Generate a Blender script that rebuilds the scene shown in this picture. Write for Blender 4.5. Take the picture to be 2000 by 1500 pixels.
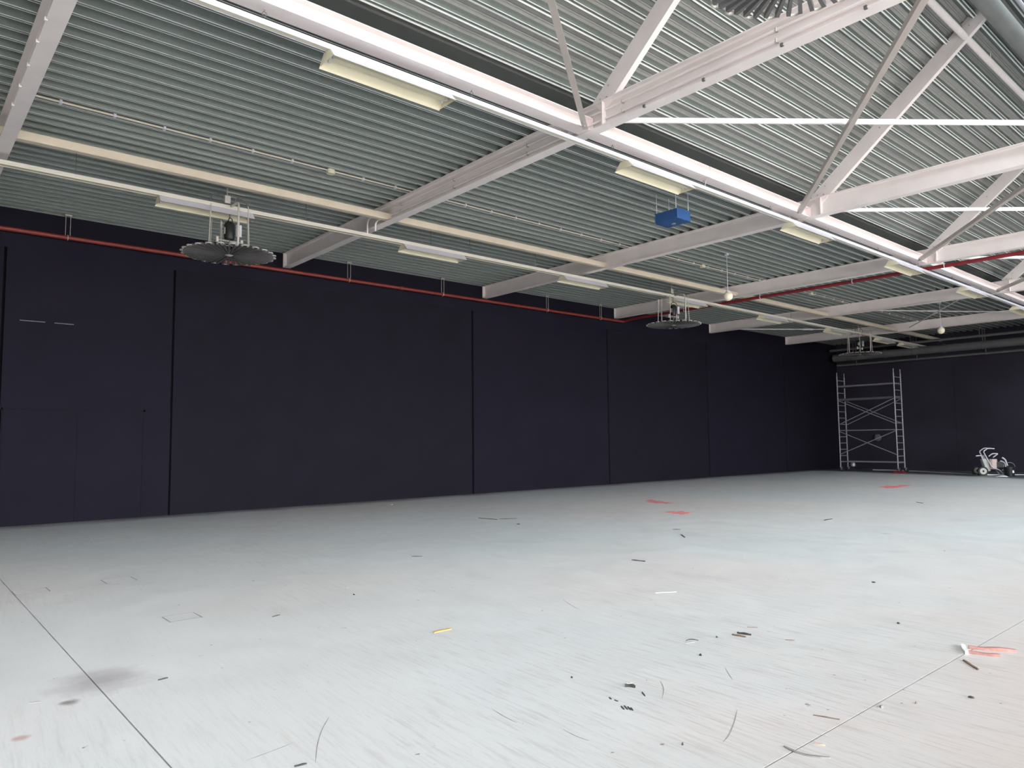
import bpy, math, random
from mathutils import Vector, Matrix

random.seed(7)
for o in list(bpy.data.objects):
    bpy.data.objects.remove(o)
S = bpy.context.scene
COL = S.collection
PI = math.pi

# ------------------------------------------------------------------ camera
cam_data = bpy.data.cameras.new('camera')
cam_data.sensor_width = 36.0
cam_data.lens = 1421.0 / 2000.0 * 36.0
cam_data.clip_end = 300
cam = bpy.data.objects.new('camera', cam_data)
COL.objects.link(cam)
CAM_H = 1.45
# world X runs along the long black wall, world Y points at it; found from the two vanishing points
def cam_axes():
    f = 1421.0
    u = Vector((1645, -94, -f)).normalized()
    v = Vector((-1235, -123, -f))
    v = (v - u * v.dot(u)).normalized()
    return u, v, u.cross(v)
AU, AV, AZ = cam_axes()
cam.matrix_world = Matrix(((AU.x, AU.y, AU.z, 0), (AV.x, AV.y, AV.z, 0),
                           (AZ.x, AZ.y, AZ.z, CAM_H), (0, 0, 0, 1)))
S.camera = cam

# ------------------------------------------------------------------ world, light, exposure
S.view_settings.view_transform = 'Standard'
S.view_settings.look = 'None'
S.view_settings.gamma = 1.0
S.view_settings.use_curve_mapping = False
S.view_settings.exposure = 0.10
S.cycles.use_denoising = True
S.cycles.max_bounces = 10
S.cycles.diffuse_bounces = 7
S.cycles.transparent_max_bounces = 12
S.cycles.sample_clamp_indirect = 8
S.cycles.caustics_reflective = False
S.cycles.caustics_refractive = False

world = bpy.data.worlds.new('overcast_sky')
S.world = world
world.use_nodes = True
wn = world.node_tree.nodes
bg = wn['Background']
bg.inputs['Color'].default_value = (0.955, 0.975, 1.0, 1)
bg.inputs['Strength'].default_value = 14.0

def portal(name, loc, rot, sx, sy):
    l = bpy.data.lights.new(name, 'AREA')
    l.shape = 'RECTANGLE'; l.size = sx; l.size_y = sy
    l.cycles.is_portal = True
    o = bpy.data.objects.new(name, l); COL.objects.link(o)
    o.location = loc; o.rotation_euler = rot
    return o

# main dimensions (metres)
WALL_Y, BACK_X = 16.0, 34.4
X0, Y0 = -9.0, -9.0
DECK_Z = 5.84
BEAM_B, BEAM_T = 5.50, 5.84
BX = [1.105, 6.96, 12.86, 18.50, 24.0, 29.75]
PER = 0.2417
SL = math.radians(32.5)
SY, SZ = 6.992, 5.845                      # foot of the sloping deck
NP = 20
RY, RZ = SY - NP * PER * math.cos(SL), SZ + NP * PER * math.sin(SL)   # its ridge
GY, GZ = -0.2, 5.96                         # foot of the north-light glazing
gl_len = math.hypot(RY - GY, RZ + .1 - GZ)
gl_ang = math.atan2(RZ + .1 - GZ, RY - GY)
# skylight portal just outside the glazing, facing in
nrm_in = Vector((0, math.sin(gl_ang), -math.cos(gl_ang)))
pc = Vector(((X0 + BACK_X) / 2, (RY + GY) / 2, (RZ + .1 + GZ) / 2)) - nrm_in * 0.05
pq = (-nrm_in).to_track_quat('Z', 'X')
po = portal('skylight_portal', pc, (0, 0, 0), BACK_X - X0, gl_len)
po.rotation_euler = pq.to_euler()
DOOR = (-7.0, 22.0, 0.0, 4.9)              # loading opening in the wall behind the camera: x0,x1,z0,z1
portal('opening_portal', ((DOOR[0] + DOOR[1]) / 2, Y0 - 0.1, (DOOR[2] + DOOR[3]) / 2), (-PI / 2, 0, PI), DOOR[1] - DOOR[0], DOOR[3] - DOOR[2])

# ------------------------------------------------------------------ mesh helpers
class MB:
    def __init__(s): s.v = []; s.f = []
    def add(s, vs, fs):
        n = len(s.v); s.v += [tuple(p) for p in vs]; s.f += [tuple(i + n for i in f) for f in fs]; return s
    def box(s, x0, y0, z0, x1, y1, z1):
        return s.add([(x0,y0,z0),(x1,y0,z0),(x1,y1,z0),(x0,y1,z0),(x0,y0,z1),(x1,y0,z1),(x1,y1,z1),(x0,y1,z1)],
                     [(3,2,1,0),(4,5,6,7),(0,1,5,4),(1,2,6,5),(2,3,7,6),(3,0,4,7)])
    def bbox(s, c, sx, sy, sz, b=0.0, rz=0.0, rot=None):
        # box with chamfered vertical edges, centre c
        b = min(b, sx * .45, sy * .45)
        hx, hy, hz = sx / 2, sy / 2, sz / 2
        if b > 0: p = [(-hx+b,-hy),(hx-b,-hy),(hx,-hy+b),(hx,hy-b),(hx-b,hy),(-hx+b,hy),(-hx,hy-b),(-hx,-hy+b)]
        else: p = [(-hx,-hy),(hx,-hy),(hx,hy),(-hx,hy)]
        M = rot if rot is not None else Matrix.Rotation(rz, 3, 'Z')
        n = len(p); C = Vector(c)
        vs = [C + M @ Vector((x, y, -hz)) for x, y in p] + [C + M @ Vector((x, y, hz)) for x, y in p]
        fs = [tuple(range(n - 1, -1, -1)), tuple(range(n, 2 * n))] + [(i, (i+1) % n, n + (i+1) % n, n + i) for i in range(n)]
        return s.add(vs, fs)
    def prism(s, poly, a, b, fn):
        # poly: list of 2-D points (counter-clockwise), swept from a to b; fn(p, q, t) -> 3-D
        n = len(poly)
        vs = [fn(p, q, a) for p, q in poly] + [fn(p, q, b) for p, q in poly]
        fs = [tuple(range(n - 1, -1, -1)), tuple(range(n, 2 * n))] + [(i, (i+1) % n, n + (i+1) % n, n + i) for i in range(n)]
        return s.add(vs, fs)
    def tube(s, pts, r, n=8, closed=False, ry=None):
        P = [Vector(p) for p in pts]; m = len(P); ry = ry or r
        tang = []
        for i in range(m):
            if closed: t = P[(i+1) % m] - P[i-1]
            else: t = P[min(i+1, m-1)] - P[max(i-1, 0)]
            tang.append(t.normalized())
        up = Vector((0, 0, 1)) if abs(tang[0].z) < .9 else Vector((1, 0, 0))
        nx = tang[0].cross(up).normalized()
        vs = []
        for i in range(m):
            nx = (nx - tang[i] * nx.dot(tang[i])).normalized()
            ny = tang[i].cross(nx)
            for k in range(n):
                a = 2 * PI * k / n
                vs.append(P[i] + nx * (r * math.cos(a)) + ny * (ry * math.sin(a)))
        fs = []
        for i in range(m if closed else m - 1):
            j = (i + 1) % m
            for k in range(n):
                l = (k + 1) % n
                fs.append((i*n + k, i*n + l, j*n + l, j*n + k))
        if not closed:
            fs.append(tuple(range(n - 1, -1, -1))); fs.append(tuple((m - 1) * n + k for k in range(n)))
        return s.add(vs, fs)
    def lathe(s, prof, n=20, c=(0,0,0), axis='Z'):
        vs = []; C = Vector(c)
        for r, z in prof:
            for k in range(n):
                a = 2 * PI * k / n
                p = (r * math.cos(a), r * math.sin(a), z)
                if axis == 'X': p = (p[2], p[0], p[1])
                elif axis == 'Y': p = (p[0], p[2], p[1])
                vs.append(C + Vector(p))
        fs = []
        for i in range(len(prof) - 1):
            for k in range(n):
                l = (k + 1) % n
                fs.append((i*n + k, i*n + l, (i+1)*n + l, (i+1)*n + k))
        fs.append(tuple(range(n - 1, -1, -1))); fs.append(tuple((len(prof) - 1) * n + k for k in range(n)))
        return s.add(vs, fs)
    def build(s, name, mat, parent=None, origin=None, smooth=False):
        o = Vector(origin) if origin is not None else (parent['_o'] if False else Vector((0, 0, 0)))
        me = bpy.data.meshes.new(name)
        me.from_pydata([tuple(Vector(p) - o) for p in s.v], [], s.f)
        me.validate(); 
        if smooth:
            me.polygons.foreach_set('use_smooth', [True] * len(me.polygons))
            try: me.set_sharp_from_angle(angle=math.radians(40))
            except Exception: pass
        me.materials.append(mat)
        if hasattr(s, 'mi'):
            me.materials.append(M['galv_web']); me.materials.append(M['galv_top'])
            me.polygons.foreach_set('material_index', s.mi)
        me.update()
        ob = bpy.data.objects.new(name, me); COL.objects.link(ob)
        if parent is not None: ob.parent = parent
        elif origin is not None: ob.location = o
        return ob

def tag(o, label=None, cat=None, group=None, kind=None):
    if label: o['label'] = label
    if cat: o['category'] = cat
    if group: o['group'] = group
    if kind: o['kind'] = kind
    return o
def thing(name, loc, label, cat, group=None):
    o = bpy.data.objects.new(name, None); COL.objects.link(o)
    o.location = loc; o.empty_display_size = .1
    return tag(o, label, cat, group)
def copy_tree(o, parent=None):
    c = o.copy(); COL.objects.link(c); c.parent = parent
    for ch in list(o.children): copy_tree(ch, c)
    return c
def mk(name, parent, mat, fn, smooth=False, origin=None):
    m = MB(); fn(m); return m.build(name, mat, parent, origin, smooth)
def arc(c, r, a0, a1, n, ax, ay):
    C = Vector(c); ax = Vector(ax); ay = Vector(ay)
    return [C + ax * (r * math.cos(a0 + (a1-a0)*i/n)) + ay * (r * math.sin(a0 + (a1-a0)*i/n)) for i in range(n + 1)]
def fillet(pts, r, n=5, closed=False):
    P = [Vector(p) for p in pts]; out = []
    N = len(P)
    for i in range(N):
        if not closed and i in (0, N - 1): out.append(P[i]); continue
        a = (P[i-1] - P[i]); b = (P[(i+1) % N] - P[i])
        k = min(r, a.length * .49, b.length * .49)
        p0 = P[i] + a.normalized() * k; p1 = P[i] + b.normalized() * k
        for j in range(n + 1):
            t = j / n
            out.append(p0 * (1-t)**2 + P[i] * 2*t*(1-t) + p1 * t*t)
    return out

# ------------------------------------------------------------------ materials
def lin(c): return tuple(((x/255)/12.92 if x/255 <= .04045 else ((x/255+.055)/1.055)**2.4) for x in c) + (1,)
def mat(name, rgb, rough=.5, metal=0.0, var=0.08, scale=6.0, bump=0.0, spec=.5, linear=False):
    m = bpy.data.materials.new(name); m.use_nodes = True
    nt = m.node_tree; b = nt.nodes['Principled BSDF']
    c = tuple(rgb) + (1,) if linear else lin(rgb)
    b.inputs['Roughness'].default_value = rough
    b.inputs['Metallic'].default_value = metal
    b.inputs['Specular IOR Level'].default_value = spec
    tc = nt.nodes.new('ShaderNodeTexCoord')
    no = nt.nodes.new('ShaderNodeTexNoise'); no.inputs['Scale'].default_value = scale; no.inputs['Detail'].default_value = 5
    nt.links.new(tc.outputs['Object'], no.inputs['Vector'])
    rp = nt.nodes.new('ShaderNodeMapRange')
    rp.inputs[1].default_value = .3; rp.inputs[2].default_value = .7
    rp.inputs[3].default_value = 1 - var; rp.inputs[4].default_value = 1 + var
    nt.links.new(no.outputs['Fac'], rp.inputs[0])
    mx = nt.nodes.new('ShaderNodeVectorMath'); mx.operation = 'SCALE'
    mx.inputs[0].default_value = c[:3]
    nt.links.new(rp.outputs[0], mx.inputs['Scale'])
    nt.links.new(mx.outputs[0], b.inputs['Base Color'])
    if bump:
        bp = nt.nodes.new('ShaderNodeBump'); bp.inputs['Strength'].default_value = bump; bp.inputs['Distance'].default_value = .01
        nt.links.new(no.outputs['Fac'], bp.inputs['Height']); nt.links.new(bp.outputs[0], b.inputs['Normal'])
    return m

M = {}
M['steel'] = mat('cream_steel_paint', (234, 226, 224), .5, 0, .04, 3)
M['brace'] = mat('shaded_brace_steel', (184, 175, 169), .5, 0, .06, 3)  # darker steel tone for the angles, their weaker light put into the colour
M['joist'] = mat('pale_pink_steel_paint', (236, 227, 225), .45, 0, .04, 3)
M['pipe_cream'] = mat('cream_tube_paint', (211, 199, 180), .5, 0, .05, 3)
M['white'] = mat('white_enamel', (206, 206, 216), .4, 0, .02, 4)
M['white_tube'] = mat('white_tube_paint', (240, 238, 238), .4, 0, .02, 4)
M['reflector'] = mat('ivory_reflector_enamel', (219, 213, 188), .45, 0, .05, 3)
M['trunk2'] = mat('ivory_trunking', (206, 201, 190), .5, 0, .03, 4)
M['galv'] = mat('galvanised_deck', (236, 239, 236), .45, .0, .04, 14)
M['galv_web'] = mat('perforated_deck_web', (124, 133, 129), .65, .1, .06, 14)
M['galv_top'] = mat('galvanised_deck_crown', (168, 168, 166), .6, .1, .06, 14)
M['black_wall'] = mat('black_wall_paint', (25, 22, 35), .8, 0, .12, 1.2, .08, .18)
M['black_wall2'] = mat('black_panel_paint', (24, 22, 33), .8, 0, .12, 1.7, .08, .18)
M['black_back'] = mat('black_far_wall_paint', (50, 47, 58), .8, 0, .2, .5, .08, .2)
M['gap'] = mat('dark_joint', (10, 10, 13), .9, 0, .05, 3, 0, .1)
M['offwhite'] = mat('pale_wall_paint', (205, 200, 196), .8, 0, .05, 1)
M['roof'] = mat('roof_board', (70, 70, 70), .9, 0, .05, 1)
M['red'] = mat('red_pipe_paint', (124, 46, 40), .5, 0, .15, 5)
M['darkred'] = mat('dark_red_pipe_paint', (126, 30, 40), .5, 0, .12, 5)
M['fan_dark'] = mat('dark_fin_metal', (104, 102, 103), .5, .2, .08, 20)
M['fan_metal'] = mat('light_fan_metal', (190, 186, 178), .4, .3, .08, 20)
M['black'] = mat('black_plastic', (28, 28, 30), .5, 0, .1, 20)
M['blue'] = mat('blue_box_paint', (46, 86, 140), .35, 0, .06, 8)
M['globe'] = mat('opal_globe', (236, 228, 204), .3, 0, .02, 4)
M['alu'] = mat('scaffold_aluminium', (158, 156, 166), .4, .4, .08, 12)
M['ply'] = mat('scaffold_deck_board', (88, 84, 90), .7, 0, .12, 12)
M['duct'] = mat('grey_duct', (128, 130, 128), .55, .2, .08, 6)
M['darkduct'] = mat('dark_grey_duct', (92, 92, 92), .7, 0, .10, 4)
M['rubber'] = mat('dark_rubber', (40, 38, 40), .7, 0, .1, 20)
M['sprayer'] = mat('sprayer_grey', (176, 176, 168), .4, .1, .1, 12)
M['sprayer_pink'] = mat('sprayer_pump_pink', (206, 184, 178), .5, 0, .12, 16)
M['dust_red'] = mat('red_brown_wood', (178, 130, 122), .7, 0, .2, 30)
M['wood'] = mat('pale_wood', (206, 176, 160), .7, 0, .2, 30)
M['brown'] = mat('brown_wood', (126, 104, 88), .7, 0, .2, 30)
M['dark_chip'] = mat('dark_scrap', (64, 62, 60), .7, 0, .2, 40)
M['orange'] = mat('orange_scrap', (194, 156, 88), .6, 0, .15, 30)
M['red_mark'] = mat('red_spray_paint', (232, 138, 137), .7, 0, .2, 8)
M['white_scrap'] = mat('white_scrap', (235, 235, 230), .6, 0, .05, 30)
M['grey_scrap'] = mat('grey_scrap', (150, 148, 144), .6, 0, .15, 30)

def floor_mat():
    m = bpy.data.materials.new('scuffed_grey_floor'); m.use_nodes = True
    nt = m.node_tree; N = nt.nodes; L = nt.links; b = N['Principled BSDF']
    geo = N.new('ShaderNodeNewGeometry')
    def noise(scale, detail=4, vec=None, rough=.55):
        n = N.new('ShaderNodeTexNoise'); n.inputs['Scale'].default_value = scale
        n.inputs['Detail'].default_value = detail; n.inputs['Roughness'].default_value = rough
        L.new(vec or geo.outputs['Position'], n.inputs['Vector']); return n.outputs['Fac']
    def mp(sx, sy, rz):
        w = N.new('ShaderNodeMapping'); w.inputs['Rotation'].default_value = (0, 0, rz); L.new(geo.outputs['Position'], w.inputs['Vector'])
        q = N.new('ShaderNodeMapping'); q.inputs['Scale'].default_value = (sx, sy, 1); L.new(w.outputs[0], q.inputs['Vector']); return q.outputs[0]
    def rng(x, a, c, lo, hi):
        r = N.new('ShaderNodeMapRange'); r.inputs[1].default_value = a; r.inputs[2].default_value = c
        r.inputs[3].default_value = lo; r.inputs[4].default_value = hi; L.new(x, r.inputs[0]); return r.outputs[0]
    def math_(op, x, y):
        q = N.new('ShaderNodeMath'); q.operation = op
        for i, w in enumerate((x, y)):
            if isinstance(w, (int, float)): q.inputs[i].default_value = w
            else: L.new(w, q.inputs[i])
        return q.outputs[0]
    def mix(f, a, c):
        q = N.new('ShaderNodeMix'); q.data_type = 'RGBA'
        if isinstance(f, (int, float)): q.inputs[0].default_value = f
        else: L.new(f, q.inputs[0])
        for i, w in ((6, a), (7, c)):
            if isinstance(w, tuple): q.inputs[i].default_value = w
            else: L.new(w, q.inputs[i])
        return q.outputs[2]
    # broad tint drift, pink-grey to green-grey
    base = mix(rng(noise(.16, 2), .38, .62, 0, 1), lin((204, 208, 208)), lin((212, 207, 204)))
    base = mix(rng(noise(.5, 4), .45, .7, 0, .3), base, lin((190, 190, 188)))
    # fine directional scuffing
    s1 = rng(noise(1.0, 6, mp(24, 1.5, .10), .7), .50, .74, 0, .34)
    base = mix(math_('MULTIPLY', s1, rng(noise(.35, 3), .42, .62, 0, 1)), base, lin((150, 142, 138)))
    s2 = rng(noise(1.0, 5, mp(40, 2.6, -.16), .7), .58, .80, 0, .28)
    base = mix(s2, base, lin((168, 160, 154)))
    # fine light/dark speckle
    base = mix(rng(noise(55, 3), .62, .8, 0, .3), base, lin((130, 122, 116)))
    # worn dirty patch by the near joint
    sep = N.new('ShaderNodeSeparateXYZ'); L.new(geo.outputs['Position'], sep.inputs[0])
    def blob(cx, cy, rx, ry, ns, soft=.5):
        dx = math_('DIVIDE', math_('SUBTRACT', sep.outputs[0], cx), rx)
        dy = math_('DIVIDE', math_('SUBTRACT', sep.outputs[1], cy), ry)
        d = math_('SQRT', math_('ADD', math_('MULTIPLY', dx, dx), math_('MULTIPLY', dy, dy)), 0)
        d = math_('ADD', d, math_('MULTIPLY', math_('SUBTRACT', noise(ns, 5), .5), 1.2))
        return rng(d, 1 - soft, 1 + soft * .3, 1, 0)
    base = mix(math_('MULTIPLY', blob(1.10, 5.16, .26, .26, 7, .8), .50), base, lin((122, 108, 112)))
    base = mix(math_('MULTIPLY', blob(.87, 4.85, .055, .05, 14, .6), .7), base, lin((96, 84, 84)))
    base = mix(math_('MULTIPLY', blob(.59, 4.44, .045, .04, 14, .6), .6), base, lin((170, 110, 100)))
    # warm daylight at the near right, painted in as a pink floor tint
    base = mix(math_('MULTIPLY', blob(5.2, .6, 4.2, 1.9, 1.2, .9), .55), base, lin((226, 206, 198)))
    s3 = rng(noise(1.0, 6, mp(46, 2.4, .05), .75), .50, .62, 0, .42)
    base = mix(math_('MULTIPLY', s3, blob(4.6, 2.4, 4.6, 3.4, .8, .9)), base, lin((164, 144, 136)))
    base = mix(rng(noise(13, 2), .735, .765, 0, .75), base, lin((96, 90, 86)))
    # black overspray left along the far wall
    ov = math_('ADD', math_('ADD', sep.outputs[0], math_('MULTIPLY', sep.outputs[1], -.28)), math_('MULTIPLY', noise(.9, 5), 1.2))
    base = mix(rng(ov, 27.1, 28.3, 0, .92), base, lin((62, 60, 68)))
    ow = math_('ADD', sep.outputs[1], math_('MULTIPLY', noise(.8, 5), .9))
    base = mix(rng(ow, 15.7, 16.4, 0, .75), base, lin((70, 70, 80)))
    L.new(base, b.inputs['Base Color'])
    L.new(rng(noise(2.5, 4), .3, .7, .38, .6), b.inputs['Roughness'])
    b.inputs['Specular IOR Level'].default_value = .35
    bp = N.new('ShaderNodeBump'); bp.inputs['Strength'].default_value = .05; bp.inputs['Distance'].default_value = .01
    L.new(s1, bp.inputs['Height']); L.new(bp.outputs[0], b.inputs['Normal'])
    return m
M['floor'] = floor_mat()

def glass_mat():
    m = bpy.data.materials.new('window_glass'); m.use_nodes = True
    nt = m.node_tree; N = nt.nodes; L = nt.links
    for n in list(N):
        if n.type != 'OUTPUT_MATERIAL': N.remove(n)
    out = [n for n in N if n.type == 'OUTPUT_MATERIAL'][0]
    tr = N.new('ShaderNodeBsdfTransparent'); tr.inputs[0].default_value = (.62, .64, .65, 1)
    gl = N.new('ShaderNodeBsdfGlossy'); gl.inputs['Roughness'].default_value = .03
    fr = N.new('ShaderNodeFresnel'); fr.inputs[0].default_value = 1.45
    ms = N.new('ShaderNodeMixShader')
    L.new(fr.outputs[0], ms.inputs[0]); L.new(tr.outputs[0], ms.inputs[1]); L.new(gl.outputs[0], ms.inputs[2])
    L.new(ms.outputs[0], out.inputs[0])
    return m
M['glass'] = glass_mat()

def struct(o): return tag(o, kind='structure')

# ------------------------------------------------------------------ setting: floor
floor = struct(mk('floor', None, M['gap'], lambda m: m.box(X0 - .2, Y0 - .2, -.30, BACK_X + .2, WALL_Y + .2, -.02)))
JX, JY, G = 1.052, 1.80, .004
for (a, c) in ((X0, JX - G), (JX + G, BACK_X)):
    for (d, e) in ((Y0, JY - G), (JY + G, WALL_Y)):
        mk('floor_slab', floor, M['floor'], lambda m: m.box(a, d, -.02, c, e, 0))
# faint outlines of filled floor boxes
M['inlay'] = mat('inlay_edge', (148, 144, 148), .7, 0, .2, 12)
for cx, cy, w, d in ((1.98, 6.54, .26, .24), (2.0, 8.77, .30, .28), (1.2, 8.74, .30, .26)):
    f = MB()
    t = .010
    f.box(cx - w/2, cy - d/2, 0, cx + w/2, cy - d/2 + t, .0012); f.box(cx - w/2, cy + d/2 - t, 0, cx + w/2, cy + d/2, .0012)
    f.box(cx - w/2, cy - d/2, 0, cx - w/2 + t, cy + d/2, .0012); f.box(cx + w/2 - t, cy - d/2, 0, cx + w/2, cy + d/2, .0012)
    f.build('floor_box_rim', M['inlay'], floor)

# ------------------------------------------------------------------ setting: walls
wall_left = struct(mk('wall_left', None, M['gap'], lambda m: m.box(X0 - .2, WALL_Y + .04, -.1, BACK_X + .2, WALL_Y + .3, 6.3)))
SEAMS = [X0, 1.60, 4.52, 12.42, 18.05, 23.70, 29.45, BACK_X]
def panel(x0, x1, z0, z1, dy=0.0, name='wall_panel', mt='black_wall', g=.02, gz=.008):
    def f(m):
        b = .012 if gz else .004
        a, c, d, e = x0 + g, x1 - g, z0 + (gz if z0 > 0 else 0), z1 - (gz if z1 < 5.8 else 0)
        y = WALL_Y + dy
        m.add([(a, y + .04, d), (c, y + .04, d), (c, y + .04, e), (a, y + .04, e),
               (a + b, y, d), (c - b, y, d), (c - b, y, e), (a + b, y, e)],
              [(4,5,6,7), (0,1,5,4), (1,2,6,5), (2,3,7,6), (3,0,4,7)])
    return mk(name, wall_left, M[mt], f)
for i in range(len(SEAMS) - 1):
    a, c = SEAMS[i], SEAMS[i + 1]
    if i == 1:
        panel(a, c, 3.76, 5.1, 0, g=.010, gz=.0)
        panel(a, c, 2.40, 3.76, -.003, g=.010, gz=.0)
        panel(a, c, 2.13, 2.40, 0, g=.010, gz=.0)
        panel(4.02, c, 0, 2.13, 0, g=.003, gz=0)
    else:
        panel(a, c, 0, 5.1, -.004 * (i % 2), mt='black_wall' if i % 2 else 'black_wall2', gz=.001)
mk('wall_fascia', wall_left, M['black_wall'], lambda m: m.box(X0, WALL_Y - .004, 5.1, BACK_X, WALL_Y + .04, 5.95))
# painted-over double door in the near panel
door = struct(mk('door_1', None, M['black_wall2'], lambda m: m.box(1.63, WALL_Y + .006, 0, 4.03, WALL_Y + .04, 2.14)))
for a, c in ((1.655, 2.836), (2.839, 3.996)):
    mk('door_leaf', door, M['black_wall'], lambda m: m.box(a, WALL_Y - .004, .006, c, WALL_Y + .006, 2.103))
fr = MB(); fr.box(1.605, WALL_Y - .008, 2.105, 4.045, WALL_Y + .03, 2.15); fr.box(3.998, WALL_Y - .008, 0, 4.03, WALL_Y + .03, 2.14); fr.box(1.63, WALL_Y - .008, 0, 1.652, WALL_Y + .03, 2.14)
fr.build('door_frame', M['black_wall2'], door)
# thin ledges over the near panels, highlight painted in as lighter grey
M['edge_highlight'] = mat('black_edge_highlight', (96, 94, 102), .6)
for a, c in ((1.85, 2.25), (2.40, 2.72)):
    mk('ledge', wall_left, M['edge_highlight'], lambda m: m.box(a, WALL_Y - .016, 3.752, c, WALL_Y + .01, 3.768))

wall_back = struct(mk('wall_back', None, M['gap'], lambda m: m.box(BACK_X + .03, Y0, -.1, BACK_X + .3, WALL_Y + .2, 6.3)))
for a, c in ((Y0, -4), (-4, 1), (1, 6.0), (6.0, 11.0), (11.0, WALL_Y)):
    mk('wall_panel', wall_back, M['black_back'], lambda m: m.box(BACK_X, a + .004, 0, BACK_X + .03, c - .004, 5.95))
# slightly bolder patch rolled over in fresh paint
wall_right = MB()
d0, d1, dz0, dz1 = DOOR
wall_right.box(X0 - .2, Y0 - .3, -.1, d0, Y0, 6.3); wall_right.box(d1, Y0 - .3, -.1, BACK_X + .3, Y0, 6.3); wall_right.box(d0, Y0 - .3, dz1, d1, Y0, 6.3)
struct(wall_right.build('wall_right', M['offwhite']))
struct(mk('wall_front', None, M['offwhite'], lambda m: m.box(X0 - .3, Y0, -.1, X0, WALL_Y + .2, 9)))
# gable closing the north light at the far end
def gable(x0, x1):
    return lambda m: m.prism([(GY - .1, 5.9), (SY + .1, 5.9), (RY, RZ + .2)], x0, x1, lambda p, q, t: (t, p, q))
struct(mk('wall_gable', None, M['offwhite'], gable(BACK_X + .02, BACK_X + .3)))
# yard outside the opening
struct(mk('yard_ground', None, mat('yard_concrete', (190, 180, 170), .9), lambda m: m.box(-40, -45, -.25, 60, Y0 - .3, -.1)))

# ------------------------------------------------------------------ setting: ceiling deck
ceiling = MB()
ceiling.box(X0 - .2, SY - .05, DECK_Z + .135, BACK_X + .3, WALL_Y + .3, DECK_Z + .30)
ceiling.box(X0 - .2, Y0 - .3, DECK_Z + .135, BACK_X + .3, GY, DECK_Z + .30)
off = .14
def slope_pt(s, n): return (SY - s * math.cos(SL) + n * math.sin(SL), SZ + s * math.sin(SL) + n * math.cos(SL))
ceiling.prism([slope_pt(-.15, off), slope_pt(NP * PER + .05, off), slope_pt(NP * PER + .05, off + .15), slope_pt(-.15, off + .15)][::-1], X0 - .2, BACK_X + .3, lambda p, q, t: (t, p, q))
ceiling = struct(ceiling.build('ceiling', M['roof']))
PROF = [(0, 0), (.021, 0), (.025, .022), (.043, .022), (.047, 0), (.058, 0), (.092, .108), (.132, .108), (.139, .094), (.157, .094), (.164, .108), (.208, .108)]
def sheet_mesh(nper, fn, name):
    pts = []
    for k in range(nper):
        pts += [(k * PER + a, b) for a, b in PROF]
    pts.append((nper * PER, 0)); pts.append((nper * PER + .018, .0))
    n = len(pts); m = MB()
    xs = [X0, BX[1], BX[3], BACK_X]
    vs = []
    for x in xs:
        vs += [fn(x, a, b) for a, b in pts]
    fs = []
    for j in range(len(xs) - 1):
        for i in range(n - 1):
            fs.append((j*n + i, j*n + i + 1, (j+1)*n + i + 1, (j+1)*n + i))
    m.add(vs, fs)
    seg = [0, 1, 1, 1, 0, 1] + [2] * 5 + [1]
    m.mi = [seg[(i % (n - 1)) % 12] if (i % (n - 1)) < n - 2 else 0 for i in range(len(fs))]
    return m
flat = sheet_mesh(4, lambda x, a, b: (x, a, b), 'deck_sheet')
y = 7.283 - PER
first = None
while y < WALL_Y:
    left = WALL_Y + .02 - y
    if left < 4 * PER + .03:
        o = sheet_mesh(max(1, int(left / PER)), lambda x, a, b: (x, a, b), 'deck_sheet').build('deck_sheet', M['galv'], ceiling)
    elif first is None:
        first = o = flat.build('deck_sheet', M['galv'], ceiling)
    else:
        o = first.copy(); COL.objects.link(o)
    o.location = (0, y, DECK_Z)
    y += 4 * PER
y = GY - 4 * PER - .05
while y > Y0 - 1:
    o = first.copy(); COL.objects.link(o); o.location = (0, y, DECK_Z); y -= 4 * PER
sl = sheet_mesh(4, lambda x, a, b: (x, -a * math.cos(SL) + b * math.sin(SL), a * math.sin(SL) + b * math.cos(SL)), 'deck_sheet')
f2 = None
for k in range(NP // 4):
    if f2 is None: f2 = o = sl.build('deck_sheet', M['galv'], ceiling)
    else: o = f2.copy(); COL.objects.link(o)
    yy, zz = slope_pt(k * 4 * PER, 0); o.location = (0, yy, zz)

fl_ = MB()  # dark strip added to stand for shade between slope foot and joist
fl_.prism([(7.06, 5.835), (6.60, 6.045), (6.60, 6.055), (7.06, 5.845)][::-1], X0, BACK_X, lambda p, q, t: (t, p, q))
fl_.build('valley_shade_strip', mat('valley_shade_dark', (62, 66, 64), .7), ceiling)

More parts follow.
